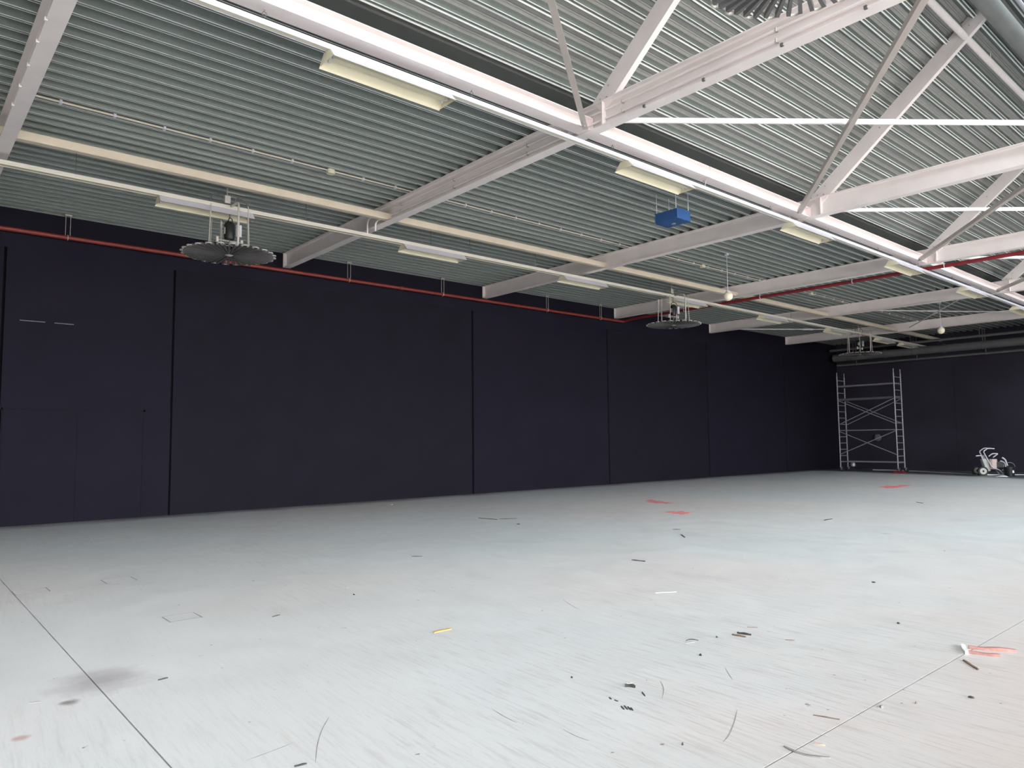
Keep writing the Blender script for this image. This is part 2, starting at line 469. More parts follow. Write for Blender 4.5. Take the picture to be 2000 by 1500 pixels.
# north-light glazing (window) facing away from the black wall
win = MB()
def gl_pt(s, n):   # s up the slope from the foot, n outwards
    return (GY + s * math.cos(gl_ang) - n * math.sin(gl_ang), GZ + s * math.sin(gl_ang) + n * math.cos(gl_ang))
for s0, s1 in ((0, .12), (gl_len * .5 - .03, gl_len * .5 + .03), (gl_len - .12, gl_len)):
    win.prism([gl_pt(s0, -.05), gl_pt(s1, -.05), gl_pt(s1, .05), gl_pt(s0, .05)], X0, BACK_X, lambda p, q, t: (t, p, q))
window = struct(win.build('window_1', M['white']))
NB = 29
step = (BACK_X - X0) / NB
gb = gp = None
for k in range(NB + 1):
    x = X0 + k * step
    if gb is None:
        gb = o = mk('glazing_bar', window, M['white'], lambda m: m.prism([gl_pt(.1, -.05), gl_pt(gl_len - .1, -.05), gl_pt(gl_len - .1, .05), gl_pt(.1, .05)], -.025, .025, lambda p, q, t: (t, p, q)))
    else: o = gb.copy(); COL.objects.link(o)
    o.location.x = x
    if k < NB:
        if gp is None:
            gp = o = mk('pane', window, M['glass'], lambda m: m.prism([gl_pt(.1, -.004), gl_pt(gl_len - .1, -.004), gl_pt(gl_len - .1, .004), gl_pt(.1, .004)], .025, step - .025, lambda p, q, t: (t, p, q)))
        else: o = gp.copy(); COL.objects.link(o)
        o.location.x = x

# ------------------------------------------------------------------ roof steel
def ibeam_poly(w, h, tf, tw, r=.012):
    a, t, k = w/2, tw/2, r
    return [(-a,0),(a,0),(a,tf),(t+k,tf),(t,tf+k),(t,h-tf-k),(t+k,h-tf),(a,h-tf),(a,h),(-a,h),(-a,h-tf),(-t-k,h-tf),(-t,h-tf-k),(-t,tf+k),(-t-k,tf),(-a,tf)]
ORD = ['first', 'second', 'third', 'fourth', 'fifth', 'sixth', 'seventh', 'eighth']
beam_poly = ibeam_poly(.17, BEAM_T - BEAM_B, .0127, .008, .018)
beam_lab = ['wide pale steel roof beam crossing the upper left corner, nearest the camera',
            'pale steel roof beam carrying two thin conduits along its web',
            'third pale steel roof beam, just beyond the blue hanging box',
            'fourth pale steel roof beam, with a dark red pipe running beside it',
            'fifth pale steel roof beam, second from the far black wall',
            'last pale steel roof beam, nearest the far black wall']
beams = []
for k, x in enumerate(BX):
    o = mk('roof_beam', None, M['steel'], lambda m: m.prism(beam_poly, Y0, WALL_Y + .02, lambda p, q, t: (x - p, t, BEAM_B + q)), origin=(x, 0, BEAM_B))
    tag(o, beam_lab[k], 'beam', 'roof beams')
    beams.append(o)
    # end plate where it meets the wall, and bolted seats for the joist
    mk('end_plate', o, M['steel'], lambda m: m.box(-.085, WALL_Y - .03, 0, .085, WALL_Y - .012, .338))
    for s in (-1, 1):
        mk('web_stiffener', o, M['joist'], lambda m: m.box(min(s*.005, s*.082), 6.10, .013, max(s*.005, s*.082), 6.115, .325))
        mk('web_stiffener', o, M['joist'], lambda m: m.box(min(s*.005, s*.082), 6.72, .013, max(s*.005, s*.082), 6.735, .325))
    if k in (0, 1):
        for yy in (1.9, 2.75, 3.6, 4.55, 5.4) if k == 1 else (7.4, 7.9, 8.4, 9.0, 9.6, 10.2):
            mk('flange_clip', o, M['fan_dark'] if k else M['steel'], lambda m: m.box(-.097, yy, -.012, -.07, yy + .03, .022))

# joists along the building at the foot of the slope, one per bay
jp = ibeam_poly(.20, .178, .010, .0065, .018)
span = [(X0, BX[0])] + [(BX[i], BX[i+1]) for i in range(5)] + [(BX[5], BACK_X)]
JYC = 6.425
bay_lab = ['left of the nearest beam', 'over the nearest light fitting', 'between the second and third roof beams', 'between the third and fourth roof beams',
           'between the fourth and fifth roof beams', 'between the fifth and last roof beams', 'between the last beam and the far wall']
for i, (a, c) in enumerate(span):
    o = mk('valley_joist', None, M['joist'], lambda m: m.prism(jp, a + .012, c - .012, lambda p, q, t: (t, JYC + p, 5.515 + q)), origin=((a + c) / 2, JYC, 5.515))
    tag(o, 'bright pinkish I-section joist ' + bay_lab[i], 'joist', 'valley joists')
    if i > 0:
        for xx in (a + .012, c - .024):
            mk('end_plate', o, M['joist'], lambda m: m.box(xx - (a+c)/2, -.105, .001, xx + .012 - (a+c)/2, .105, .19))
# rectangular tube purlins further back, one per bay
for i, (a, c) in enumerate(span):
    def rhs(m):
        b = .014; w = .066; h = .062
        poly = [(-w+b,-h),(w-b,-h),(w,-h+b),(w,h-b),(w-b,h),(-w+b,h),(-w,h-b),(-w,-h+b)]
        m.prism(poly, a + .006, c - .006, lambda p, q, t: (t, 11.42 + p, 5.585 + q))
    o = mk('tube_purlin', None, M['pipe_cream'], rhs, origin=((a + c) / 2, 11.42, 5.585))
    tag(o, 'cream square tube purlin ' + (bay_lab[i] if i != 1 else 'above the nearest fan heater'), 'purlin', 'tube purlins')

# struts rising from the joist line to the ridge
ya, za, yb, zb = 6.22, 5.79, 3.40, 8.13
L_ = math.hypot(yb - ya, zb - za); dy, dz = (yb - ya) / L_, (zb - za) / L_
strut_lab = {1: 'thick pinkish channel strut rising from the beam with two conduits', 2: 'thick pinkish channel strut rising from the third beam to the ridge, crossed by a pipe',
             3: 'thick pinkish channel strut rising from the fourth beam at the right edge', 4: 'short visible channel strut over the fifth beam at the right edge'}
for k in (0, 1, 2, 3, 4, 5):
    x = BX[k]
    o = MB()
    P = [(-.004, -.125), (.085, -.125), (.085, -.112), (.004, -.109), (.004, .109), (.085, .112), (.085, .125), (-.004, .125)]
    # q axis is perpendicular to the strut, inside the frame plane
    o.prism(P, 0, L_, lambda p, q, t: (x - .03 + p, ya + dy * t + dz * q, za + dz * t - dy * q))
    o = o.build('roof_strut', M['joist'], None, (x, ya, za))
    tag(o, strut_lab.get(k, 'channel strut standing on the %s roof beam' % ('nearest' if k == 0 else 'last')), 'strut', 'north light struts')
    bolt = None
    for t, q in ((.10, .04), (.18, -.04), (1.55, .0), (L_ - .25, 0), (.30, .05)):
        def bf(m): m.lathe([(.013, -.012), (.013, 0)], 6, (-.034, dy * t + dz * q, dz * t - dy * q), 'X')
        mk('bolt', o, M['fan_metal'], bf)

# plan bracing under the north light: white tubes one way, angles the other
nodes = [X0 + 4.2] + BX + [BACK_X]
wt_lab = {1: 'long white bracing tube running level from the beam with two conduits', 2: 'white bracing tube running level from the third beam to the right edge',
          3: 'white bracing tube starting under the fourth beam, above the dark red pipe', 4: 'white bracing tube starting at the fifth beam'}
for k in range(1, 5):
    a, c = BX[k], BX[k + 1]
    p0, p1 = Vector((a + .02, 6.14, 5.612)), Vector((c - .02, 1.43, 5.612))
    o = MB().tube([p0, p1], .036, 12).build('bracing_tube', M['white_tube'], None, p0, True)
    tag(o, wt_lab.get(k, 'white bracing tube starting at the nearest beam'), 'brace', 'white bracing tubes')
    mk('gusset_plate', o, M['joist'], lambda m: m.box(-.01, -.08, -.045, .16, .06, -.037))
    mk('gusset_plate', o, M['joist'], lambda m: m.box(p1.x - p0.x - .16, p1.y - p0.y - .06, -.045, p1.x - p0.x + .01, p1.y - p0.y + .08, -.037))
th_lab = {1: 'narrow angle brace running to the top edge from the beam with two conduits', 2: 'narrow angle brace crossing the long white bracing tube',
          3: 'narrow angle brace at the right edge beside the fourth beam', 4: 'narrow angle brace of the fifth beam', 5: 'narrow angle brace of the last beam'}
for k in range(1, 6):
    a, c = BX[k], BX[k - 1]
    yA, yB = {1: (6.42, 2.05), 2: (6.64, 2.22), 3: (6.68, 2.40), 4: (6.6, 2.3), 5: (6.6, 2.3)}[k]
    p0, p1 = Vector((a - .03, yA, 5.50)), Vector((c + .03, yB, 5.50))
    p0 = p0 + (p1 - p0) * ((yA - 6.31) / (yA - yB))
    d = (p1 - p0); ln = d.length; d.normalize(); n = Vector((-d.y, d.x, 0))
    P = [(-.036, -.007), (.036, -.007), (.036, 0), (-.029, 0), (-.029, .065), (-.036, .065)]
    o = MB().prism(P, 0, ln, lambda p, q, t: tuple(p0 + d * t + n * p + Vector((0, 0, q - .004)))).build('angle_brace', M['brace'], None, p0)
    tag(o, th_lab[k], 'brace', 'angle braces')
    for t in (.12, .22):
        c2 = d * t
        mk('bolt', o, M['fan_metal'], lambda m: m.lathe([(.014, -.024), (.014, -.012)], 6, c2))

# ridge duct and high pipes under the ridge
o = MB().tube([(X0 + .1, 3.17, 7.90), (BACK_X - .05, 3.17, 7.90)], .135, 20).build('ridge_duct', M['duct'], None, (12, 3.17, 7.90), True)
tag(o, 'thick grey round duct under the roof ridge, upper right corner', 'duct')
for k in range(8):
    xx = X0 + 3 + k * 5.3
    mk('hanger', o, M['fan_metal'], lambda m: (m.tube([(xx - 12, 0, .13), (xx - 12, .0, .42)], .008, 6), m.tube(arc((xx - 12, 0, 0), .14, 0, 2*PI, 16, (0,1,0), (0,0,1))[:-1], .008, 5, True)))
o = MB().tube([(X0 + .1, 2.96, 8.15), (BACK_X - .05, 2.96, 8.15)], .03, 10).build('ridge_rail', M['white'], None, (12, 2.96, 8.15), True)
tag(o, 'thin white rail beyond the thick grey duct, upper right corner', 'rail')
for x in range(-6, 34, 4):
    mk('bracket', o, M['white'], lambda m: m.tube([(x - 12, 0, .02), (x - 12, .03, .25)], .008, 5))
o = MB().tube([(X0 + .1, 3.66, 7.81), (BACK_X - .05, 3.66, 7.81)], .05, 14).build('high_pipe', M['steel'], None, (12, 3.66, 7.81), True)
tag(o, 'beige pipe passing across the end of a channel strut, upper right corner', 'pipe')
for k in range(10):
    xx = X0 + 1.6 + k * 4.3
    mk('hanger', o, M['fan_metal'], lambda m: m.tube([(xx - 12, 0, .04), (xx - 12, 0, .22)], .006, 6))

# ------------------------------------------------------------------ trunking runs and light fittings
def trunking(y, z, w, h, name, label, mt='white'):
    r = thing(name, (12, y, z), label, 'trunking')
    m = MB(); t = .004; e = .012
    # lipped channel, open at the bottom
    poly = [(-w/2, 0), (-w/2 + e, 0), (-w/2 + e, t), (-w/2 + t, t), (-w/2 + t, h - t), (w/2 - t, h - t), (w/2 - t, t), (w/2 - e, t), (w/2 - e, 0), (w/2, 0), (w/2, h*.3), (w/2 - .008, h*.34), (w/2 - .008, h*.42), (w/2, h*.46), (w/2, h), (-w/2, h), (-w/2, h*.46), (-w/2 + .008, h*.42), (-w/2 + .008, h*.34), (-w/2, h*.3)]
    vs = []; n = len(poly)
    for x in (X0, BACK_X - .02): vs += [(x - 12, p, q) for p, q in poly]
    m.add(vs, [(i, (i+1) % n, n + (i+1) % n, n + i) for i in range(n)])
    m.build('channel', M[mt], r)
    mk('cover_strip', r, M['reflector'], lambda m: m.box(X0 - 12, -w/2 + .012, .008, BACK_X - 12.03, w/2 - .012, .012))
    return r
T1Y, T1Z = 6.43, 5.335
T2Y, T2Z = 12.05, 5.335
tr1 = trunking(T1Y, T1Z, .075, .055, 'light_trunking', 'white lighting trunking hung below the bright pinkish joists')
tr2 = trunking(T2Y, T2Z, .12, .062, 'light_trunking', 'pale lighting trunking nearer the long black wall, carrying the fan heaters', 'trunk2')
hk = None
def hook(m):   # S hook and rod between trunking and joist flange
    m.tube([(0, 0, .05), (0, 0, .10)], .004, 6)
    m.tube(arc((0, 0, .125), .022, -PI/2, 3*PI/2, 10, (1,0,0), (0,0,1))[:-1], .0035, 5, True)
    m.tube([(0, 0, .148), (0, 0, .165)], .004, 6)
    m.box(-.02, -.02, .052, .02, .02, .062)
for xx in (2.55, 5.0, 7.45, 9.6, 11.6, 13.75, 16.0, 18.2, 20.4, 22.6, 25.2, 27.4, 31, 33):
    if hk is None: hk = h = mk('hanger', tr1, M['fan_dark'], hook)
    else: h = hk.copy(); COL.objects.link(h)
    h.location = (xx - 12, 0, 0)
# one wire loop thrown over the joist
mk('hanger_wire', tr1, M['fan_metal'], lambda m: m.tube(fillet([(9.6-12, -.02, .06), (9.6-12, -.05, .16), (9.6-12, -.125, .17), (9.6-12, -.13, .34), (9.6-12, -.06, .37)], .06), .005, 6))
h2 = None
for xx in (.2, 2.0, 5.6, 8.3, 9.3, 11.2, 14.2, 15.4, 19.8, 22.8, 25.0, 27.3, 30.8, 33):
    if h2 is None: h2 = h = mk('hanger_rod', tr2, M['fan_dark'], lambda m: (m.tube([(0, 0, .05), (0, 0, DECK_Z - T2Z + .005)], .005, 6), m.box(-.02, -.02, .05, .02, .02, .066)))
    else: h = h2.copy(); COL.objects.link(h)
    h.location = (xx - 12, 0, 0)

LAMP = 1.48
def lamp(label, group, wide=1.0):
    r = thing('reflector_light', (0, 0, 0), label, 'light fitting', group)
    L2 = LAMP / 2; t = .003
    top, bot, h = .062, .168 * wide, .118
    poly = [(-bot, 0), (-bot + .004, 0), (-top, h - .012), (top, h - .012), (bot - .004, 0), (bot, 0), (top + .004, h), (-top - .004, h)]
    m = MB(); n = len(poly); vs = []
    for x in (-L2, L2): vs += [(x, p, q) for p, q in poly]
    # outer and inner skins as one closed trough, open below
    m.add(vs, [(i, (i+1) % n, n + (i+1) % n, n + i) for i in range(n)] + [(0, 7, 2, 1), (7, 6, 3, 2), (6, 5, 4, 3), (n+1, n+2, n+7, n), (n+2, n+3, n+6, n+7), (n+3, n+4, n+5, n+6)])
    m.build('reflector', M['reflector'], r)
    for x in (-L2 - .003, L2):
        mk('end_cap', r, M['reflector'], lambda m: m.prism([(-bot * .93, .012), (bot * .93, .012), (top, h - .004), (-top, h - .004)], x, x + .003, lambda p, q, t: (t, p, q)))
    mk('outer_skin', r, M['white'], lambda m: (m.add([(-L2, -bot - .0012, 0.001), (L2, -bot - .0012, .001), (L2, -top - .0052, h), (-L2, -top - .0052, h)], [(0,1,2,3)]),
                                              m.add([(-L2, bot + .0012, .001), (L2, bot + .0012, .001), (L2, top + .0052, h), (-L2, top + .0052, h)], [(3,2,1,0)])))
    mk('spine', r, M['reflector'], lambda m: m.box(-L2 + .02, -.035, .055, L2 - .02, .035, h - .012))
    for x in (-L2 + .05, L2 - .05):
        for yy in (-.045, .045):
            mk('lampholder', r, M['white'], lambda m: m.box(x - .012, yy - .014, .03, x + .012, yy + .014, .075))
    mk('mounting_clip', r, M['fan_metal'], lambda m: (m.box(-L2 + .04, -.05, h - .002, -L2 + .08, .05, h + .012), m.box(L2 - .08, -.05, h - .002, L2 - .04, .05, h + .012)))
    return r
lamp1_lab = ['largest and nearest reflector light, under the bright joist at top centre',
             'reflector light hanging just above the blue box',
             'reflector light in front of the third beam, third along the joist-side run',
             'reflector light by the dark red pipe, fourth along the joist-side run',
             'small reflector light, fifth along the joist-side run',
             'small reflector light at the right edge, sixth along the joist-side run']
proto = None
for k, x in enumerate((3.20, 7.72, 12.26, 16.76, 21.24, 25.7)):
    if proto is None: proto = o = lamp(lamp1_lab[k], 'reflector lights below the joists')
    else: o = copy_tree(proto); o['label'] = lamp1_lab[k]
    o.location = (x + LAMP / 2, T1Y + .03, T1Z - .108)
lamp2_lab = ['reflector light behind the nearest fan heater', 'reflector light right of the nearest fan heater, second on the wall-side run',
             'reflector light third on the wall-side run, under the third beam', 'reflector light behind the middle fan heater',
             'reflector light fifth on the wall-side run, right of the middle fan heater', 'reflector light sixth on the wall-side run, left of the farthest fan heater',
             'reflector light behind the farthest fan heater', 'farthest reflector light at the end of the wall-side run']
for k, x in enumerate((3.14, 7.64, 12.08, 16.35, 20.95, 25.4, 29.5, 31.85)):
    o = copy_tree(proto); o['label'] = lamp2_lab[k]; o['group'] = 'reflector lights on the wall-side trunking'
    o.location = (x + LAMP / 2, T2Y + .03, T2Z - .112)

# ------------------------------------------------------------------ fan heaters with radial fins
FR = .75
def fan(label, H, joined='ceiling fan heaters'):
    r = thing('fan_heater', (0, 0, 0), label, 'fan heater', joined)
    mk('hub', r, M['fan_metal'], lambda m: m.lathe([(.015, -.034), (.045, -.03), (.07, -.012), (.085, .03), (.05, .05), (.02, .05)], 18), True)
    n = 24
    hair = None
    w = .046
    def hf(m):
        # blades: deep flat fins, with a thin wire loop joining each pair at the rim
        for s in (-1, 1):
            a = Vector((.08, s * .012, 0)); b = Vector((FR - .05, s * w, 0))
            d = (b - a).normalized(); nn = Vector((-d.y, d.x, 0)); n0 = nn * .006; nn = nn * .017
            zz = Vector((0, 0, .022))
            m.add([a - n0 - zz, b - nn - zz, b + nn - zz, a + n0 - zz, a - n0 + zz, b - nn + zz, b + nn + zz, a + n0 + zz],
                  [(3,2,1,0),(4,5,6,7),(0,1,5,4),(1,2,6,5),(2,3,7,6),(3,0,4,7)])
    def lf(m):
        m.tube([tuple(p) for p in arc((FR - .055, 0, 0), w, -PI/2, PI/2, 8, (1,0,0), (0,1,0))], .011, 6)
    loop = None
    for k in range(n):
        if hair is None: hair = o = mk('fin_pair', r, M['fan_dark'], hf); loop = l = mk('rim_loop', o, M['fan_metal'], lf)
        else:
            o = hair.copy(); COL.objects.link(o); l = loop.copy(); COL.objects.link(l); l.parent = o
        o.rotation_euler.z = 2 * PI * k / n
    mk('ring', r, M['fan_metal'], lambda m: m.tube(arc((0, 0, .035),   .43, 0, 2*PI, 28, (1,0,0), (0,1,0))[:-1], .007, 5, True))
    for a in (25, 115, 205, 295):
        a = math.radians(a)
        mk('hanging_rod', r, M['fan_metal'], lambda m: m.tube([(.43 * math.cos(a), .43 * math.sin(a), .03), (.40 * math.cos(a), .40 * math.sin(a), H)], .009, 6))
    mk('loop_frame', r, M['fan_metal'], lambda m: m.tube(fillet([(0, -.40, .04), (0, .40, .04), (0, .40, H + .04), (0, -.40, H + .04)], .10, 5, True), .019, 8, True), True)
    mt = mk('motor', r, M['black'], lambda m: m.lathe([(.03, .24), (.075, .25), (.085, .28), (.085, .50), (.06, .54), (.02, .55)], 16), True)
    mk('motor_plate', mt, M['fan_metal'], lambda m: m.box(-.088, -.03, .33, -.080, .03, .44))
    mk('motor_yoke', mt, M['black'], lambda m: m.tube(fillet([(0, -.12, .36), (0, -.12, .56), (0, 0, .63), (0, .12, .56), (0, .12, .36)], .03), .008, 6))
    mk('hook', r, M['fan_dark'], lambda m: m.tube([(0, 0, .60), (0, 0, H)], .008, 6))
    mk('terminal_box', r, M['white'], lambda m: m.bbox((.13, -.06, .40), .09, .06, .20, .01))
    mk('valve', r, M['fan_metal'], lambda m: (m.tube([(-.20, .0, .22), (.20, .0, .22)], .014, 6), m.bbox((-.2, 0, .22), .05, .05, .09, .01), m.bbox((.2, 0, .22), .05, .05, .09, .01)))
    mk('shaft', r, M['fan_dark'], lambda m: m.tube([(0, 0, .05), (0, 0, .25)], .016, 8))
    # hoses and bracket above
    mk('bracket', r, M['fan_metal'], lambda m: (m.bbox((-.05, 0, H + .16), .10, .07, .13, .01), m.tube([(-.05, 0, H + .2), (-.05, 0, H + .50)], .012, 6), m.tube([(-.05, 0, H + .30), (.25, 0, H + .30)], .014, 6)))
    for s, x in ((-1, -.32), (1, .30)):
        mk('hose', r, M['fan_dark'], lambda m: m.tube(fillet([(x, 0, H - .05), (x, 0, H + .20), (s * .10, 0, H + .24), (s * .08, 0, H + .10)], .12), .012, 6), True)
    return r
fz = 4.585
H = T2Z - fz + .004
f1 = fan('nearest whole fan heater with radial fins, hanging in front of the black wall at left', H)
f1.location = (4.25, T2Y, fz)
f_ = copy_tree(f1); f_['label'] = 'middle fan heater, hanging between the third and fourth roof beams'; f_.location = (16.35, T2Y, fz)
f_ = copy_tree(f1); f_['label'] = 'farthest fan heater, hanging above the scaffold tower'; f_.location = (27.9, T2Y, fz)
f4 = copy_tree(f1); f4['label'] = 'fan heater cut off by the top edge, only dark fin tips showing'; f4.location = (5.006, 2.479, 4.985)
o = mk('hanging_pole', f4, M['fan_metal'], lambda m: m.tube([(0, 0, H), (0, 0, 3.1)], .02, 8))

# ------------------------------------------------------------------ conduits, cable lines
for k, (zz, ye, lab) in enumerate(((5.725, 12.06, 'upper thin conduit clipped along the web of the second beam'), (5.605, 11.76, 'lower thin conduit clipped along the web of the second beam'))):
    x = BX[1] - .028
    r = thing('conduit', (x, 6, zz), lab, 'conduit', 'conduits on the second beam')
    pts = fillet([(0, Y0 + .1 - 6, 0), (0, ye - .22 - 6, 0), (-.085, ye - 6, -.02), (-.085, ye - 6, T2Z + .055 - zz)], .13, 7)
    mk('tube', r, M['joist'], lambda m: m.tube(pts, .017, 10), True)
    for yy in (-6.5, -4.4, -2.3, -.2, 1.6, 3.4, 5.0):
        mk('saddle_clip', r, M['fan_metal'], lambda m: m.bbox((.003, yy, 0), .046, .022, .044, .006))
cl = None
for k in range(0, 5):
    a, c = BX[k] + .1, BX[k + 1] - .1
    r = thing('surface_cable', (a, 10.53, DECK_Z - .01), ['cable clipped below the deck between the two nearest beams, with a small box', 'cable clipped below the deck between the second and third beams',
              'cable clipped below the deck between the third and fourth beams', 'cable clipped below the deck between the fourth and fifth beams', 'cable clipped below the deck between the last two beams'][k], 'cable', 'cables under the deck')
    mk('cable_tube', r, M['pipe_cream'], lambda m: m.tube([(0, 0, -.012), (c - a, 0, -.012)], .012, 8), True)
    xx = .35
    while xx < c - a:
        if cl is None: cl = h = mk('clip', r, M['white'], lambda m: m.bbox((0, 0, -.012), .035, .05, .045, .006))
        else: h = cl.copy(); COL.objects.link(h); h.parent = r
        h.location = (xx, 0, 0); xx += .62
    if k in (0, 2, 3):
        mk('junction_box', r, M['reflector'], lambda m: m.bbox((4.1 if k == 0 else 2.6, 0, -.03), .12, .10, .07, .02))

# ------------------------------------------------------------------ red sprinkler pipes
r = thing('sprinkler_pipe', (4, WALL_Y - .15, 5.40), 'red pipe running along the top of the long black wall', 'pipe')
mk('pipe_run', r, M['red'], lambda m: m.tube(fillet([(X0 + .05 - 4, 0, 0), (18.75 - 4, 0, 0), (18.75 - 4, -.3, .047)], .08), .042, 12), True)
hh = None
for xx in (2.54, 8.5, 11.3, 15.2, 17.6, -2):
    hh = mk('pipe_hanger', r, M['fan_metal'], lambda m: (m.tube([(xx - 4 - .04, 0, .03), (xx - 4 - .04, 0, .46)], .006, 6), m.tube([(xx - 4 + .04, 0, .03), (xx - 4 + .04, 0, .46)], .006, 6),
            m.tube(arc((xx - 4, 0, 0), .05, 0, 2*PI, 14, (0,1,0), (0,0,1))[:-1], .008, 5, True), m.box(xx - 4 - .06, -.02, .42, xx - 4 + .06, .02, .45)))
for xx in (5.5, 10.0, 14.0):
    mk('coupling', r, M['red'], lambda m: m.tube([(xx - 4 - .05, 0, 0), (xx - 4 + .05, 0, 0)], .052, 12))
r = thing('branch_pipe', (18.75, 6, 5.447), 'dark red pipe running beside the fourth roof beam towards the right edge', 'pipe')
mk('pipe_run', r, M['darkred'], lambda m: m.tube([(0, WALL_Y - .45 - 6, 0), (0, Y0 + .05 - 6, 0)], .045, 12), True)
for yy in (10.8, 8.2, 6.05, 3.6, 13.4):
    mk('pipe_hanger', r, M['white'], lambda m: (m.tube([(0, yy - 6, .03), (-.12, yy - 6, .11)], .008, 6), m.tube(arc((0, yy - 6, 0), .052, 0, 2*PI, 14, (1,0,0), (0,0,1))[:-1], .010, 5, True)))

# ------------------------------------------------------------------ blue box on rods
bx0, bx1, by0, by1, bz0, bz1 = 10.38, 10.76, 7.50, 8.00, 5.31, 5.49
r = thing('hanging_box', ((bx0+bx1)/2, (by0+by1)/2, bz0), 'blue metal box hanging from the deck on four thin rods', 'box')
ox, oy, oz = r.location
body = mk('box_body', r, M['blue'], lambda m: m.bbox((0, 0, (bz1-bz0)/2), bx1-bx0, by1-by0, bz1-bz0, .012))
mk('end_cover', r, M['fan_metal'], lambda m: m.bbox((-.02, (by1-by0)/2 + .02, .075), .26, .04, .12, .01))
mk('top_lip', r, M['blue'], lambda m: (m.box(-.205, -.245, bz1-bz0 - .012, .205, -.235, bz1-bz0 + .008), m.box(-.205, .235, bz1-bz0 - .012, .205, .245, bz1-bz0 + .008)))
mk('lens', r, M['grey_scrap'], lambda m: m.lathe([(.03, -.006), (.04, -.004), (.04, .004)], 16, (.05, .02, 0)))
for sx in (-.18, .18):
    for sy in (-.21, .21):
        mk('rod', r, M['white'], lambda m: m.tube([(sx, sy, bz1 - bz0 - .01), (sx, sy, DECK_Z - bz0 + .002)], .007, 6))

# ------------------------------------------------------------------ globe lamps
for (x, yy, zz, lab) in ((15.04, 9.50, 4.81, 'opal globe lamp on a cord beside the middle fan heater'), (26.08, 8.63, 4.90, 'opal globe lamp on a cord near the far wall')):
    r = thing('globe_lamp', (x, yy, zz), lab, 'lamp', 'globe pendant lamps')
    mk('globe', r, M['globe'], lambda m: m.lathe([(.11 * math.sin(PI * i / 12) + .001, -.11 * math.cos(PI * i / 12)) for i in range(13)], 20), True)
    mk('cap', r, M['white'], lambda m: m.lathe([(.045, .095), (.04, .13), (.012, .15)], 14), True)
    mk('cord', r, M['white'], lambda m: m.tube([(0, 0, .14), (0, 0, DECK_Z - zz)], .007, 6))
    mk('ceiling_rose', r, M['white'], lambda m: m.lathe([(.05, DECK_Z - zz - .05), (.05, DECK_Z - zz - .005)], 12))

# ------------------------------------------------------------------ services along the far wall
for (x, z, rr, lab, nm) in ((33.55, 5.12, .17, 'thick dark grey duct running along the top of the far wall', 'dark_duct'), (33.85, 4.80, .05, 'thin dark pipe below the duct on the far wall', 'dark_pipe'), (33.2, 5.453, .055, 'dark pipe above the thick duct on the far wall', 'dark_pipe')):
    r = thing(nm, (x, 9, z), lab, 'duct' if rr > .1 else 'pipe')
    mk('pipe_run', r, M['darkduct'], lambda m: m.tube([(0, Y0 + .2 - 9, 0), (0, WALL_Y - .3 - 9, 0)], rr, 16), True)
    for yy in (-2, 0.6, 3.2, 5.8):
        mk('pipe_hanger', r, M['darkduct'], lambda m: (m.tube([(0, yy, rr - .01), (0, yy, DECK_Z - z)], .02, 6), m.tube(arc((0, yy, 0), rr + .006, 0, 2*PI, 16, (1,0,0), (0,0,1))[:-1], .014, 5, True)))
    if rr > .1:
        for yy in (-1.2, 2.0, 4.4):
            mk('duct_collar', r, M['darkduct'], lambda m: m.tube([(0, yy - .05, 0), (0, yy + .05, 0)], rr + .02, 16))
# wind bracing rods in the last bays
for (p0, p1, lab) in (((24.1, 15.6, 5.62), (29.65, 11.5, 5.62), 'thin bracing rod beyond the fifth beam near the long wall'),
                      ((24.1, 7.2, 5.62), (29.65, 10.9, 5.62), 'thin bracing rod between the last beams, left of the far globe lamp'),
                      ((24.1, 11.0, 5.70), (29.65, 7.2, 5.70), 'thin bracing rod between the last beams, behind the far globe lamp')):
    p0 = Vector(p0); p1 = Vector(p1); d = (p1 - p0)
    o = MB().tube([p0, p1], .02, 8).build('bracing_rod', M['steel'], None, p0, True)
    tag(o, lab, 'brace', 'thin bracing rods')
    mk('turnbuckle', o, M['steel'], lambda m: m.tube([d * .47, d * .53], .035, 8))

# ------------------------------------------------------------------ scaffold tower
SX0, SX1, SYA, SYB = 31.0, 31.68, 14.42, 12.10
sc = thing('scaffold_tower', ((SX0+SX1)/2, (SYA+SYB)/2, 0), 'aluminium scaffold tower on castors in front of the far black wall', 'scaffold')
ox, oy, _ = sc.location
def ab(m, p, q, r, n=8): m.tube([(p[0]-ox, p[1]-oy, p[2]), (q[0]-ox, q[1]-oy, q[2])], r, n)
for yy in (SYA, SYB):
    for xx in (SX0, SX1):
        mk('post', sc, M['alu'], lambda m: ab(m, (xx, yy, .17), (xx, yy, 4.05), .027), True)
        mk('spigot', sc, M['alu'], lambda m: ab(m, (xx, yy, 4.05), (xx, yy, 4.22), .018))
        ca = mk('castor', sc, M['rubber'], lambda m: m.tube([(xx-ox-.025, yy-oy-.05, .085), (xx-ox+.025, yy-oy-.05, .085)], .085, 16))
        mk('castor_fork', ca, M['alu'], lambda m: (m.box(xx-ox-.04, yy-oy-.07, .08, xx-ox-.03, yy-oy-.02, .19), m.box(xx-ox+.03, yy-oy-.07, .08, xx-ox+.04, yy-oy-.02, .19), m.box(xx-ox-.04, yy-oy-.07, .17, xx-ox+.04, yy-oy+.03, .19)))
    for k in range(14):
        z = .40 + k * .268
        mk('rung', sc, M['alu'], lambda m: ab(m, (SX0, yy, z), (SX1, yy, z), .018))
for z, t, x0, x1 in ((3.62, .09, SX0 + .05, SX1 - .05), (3.05, .09, SX0 + .05, SX1 - .05)):
    mk('platform', sc, M['ply'], lambda m: m.box(x0-ox, SYB-oy+.03, z-t/2, x1-ox, SYA-oy-.03, z+t/2))
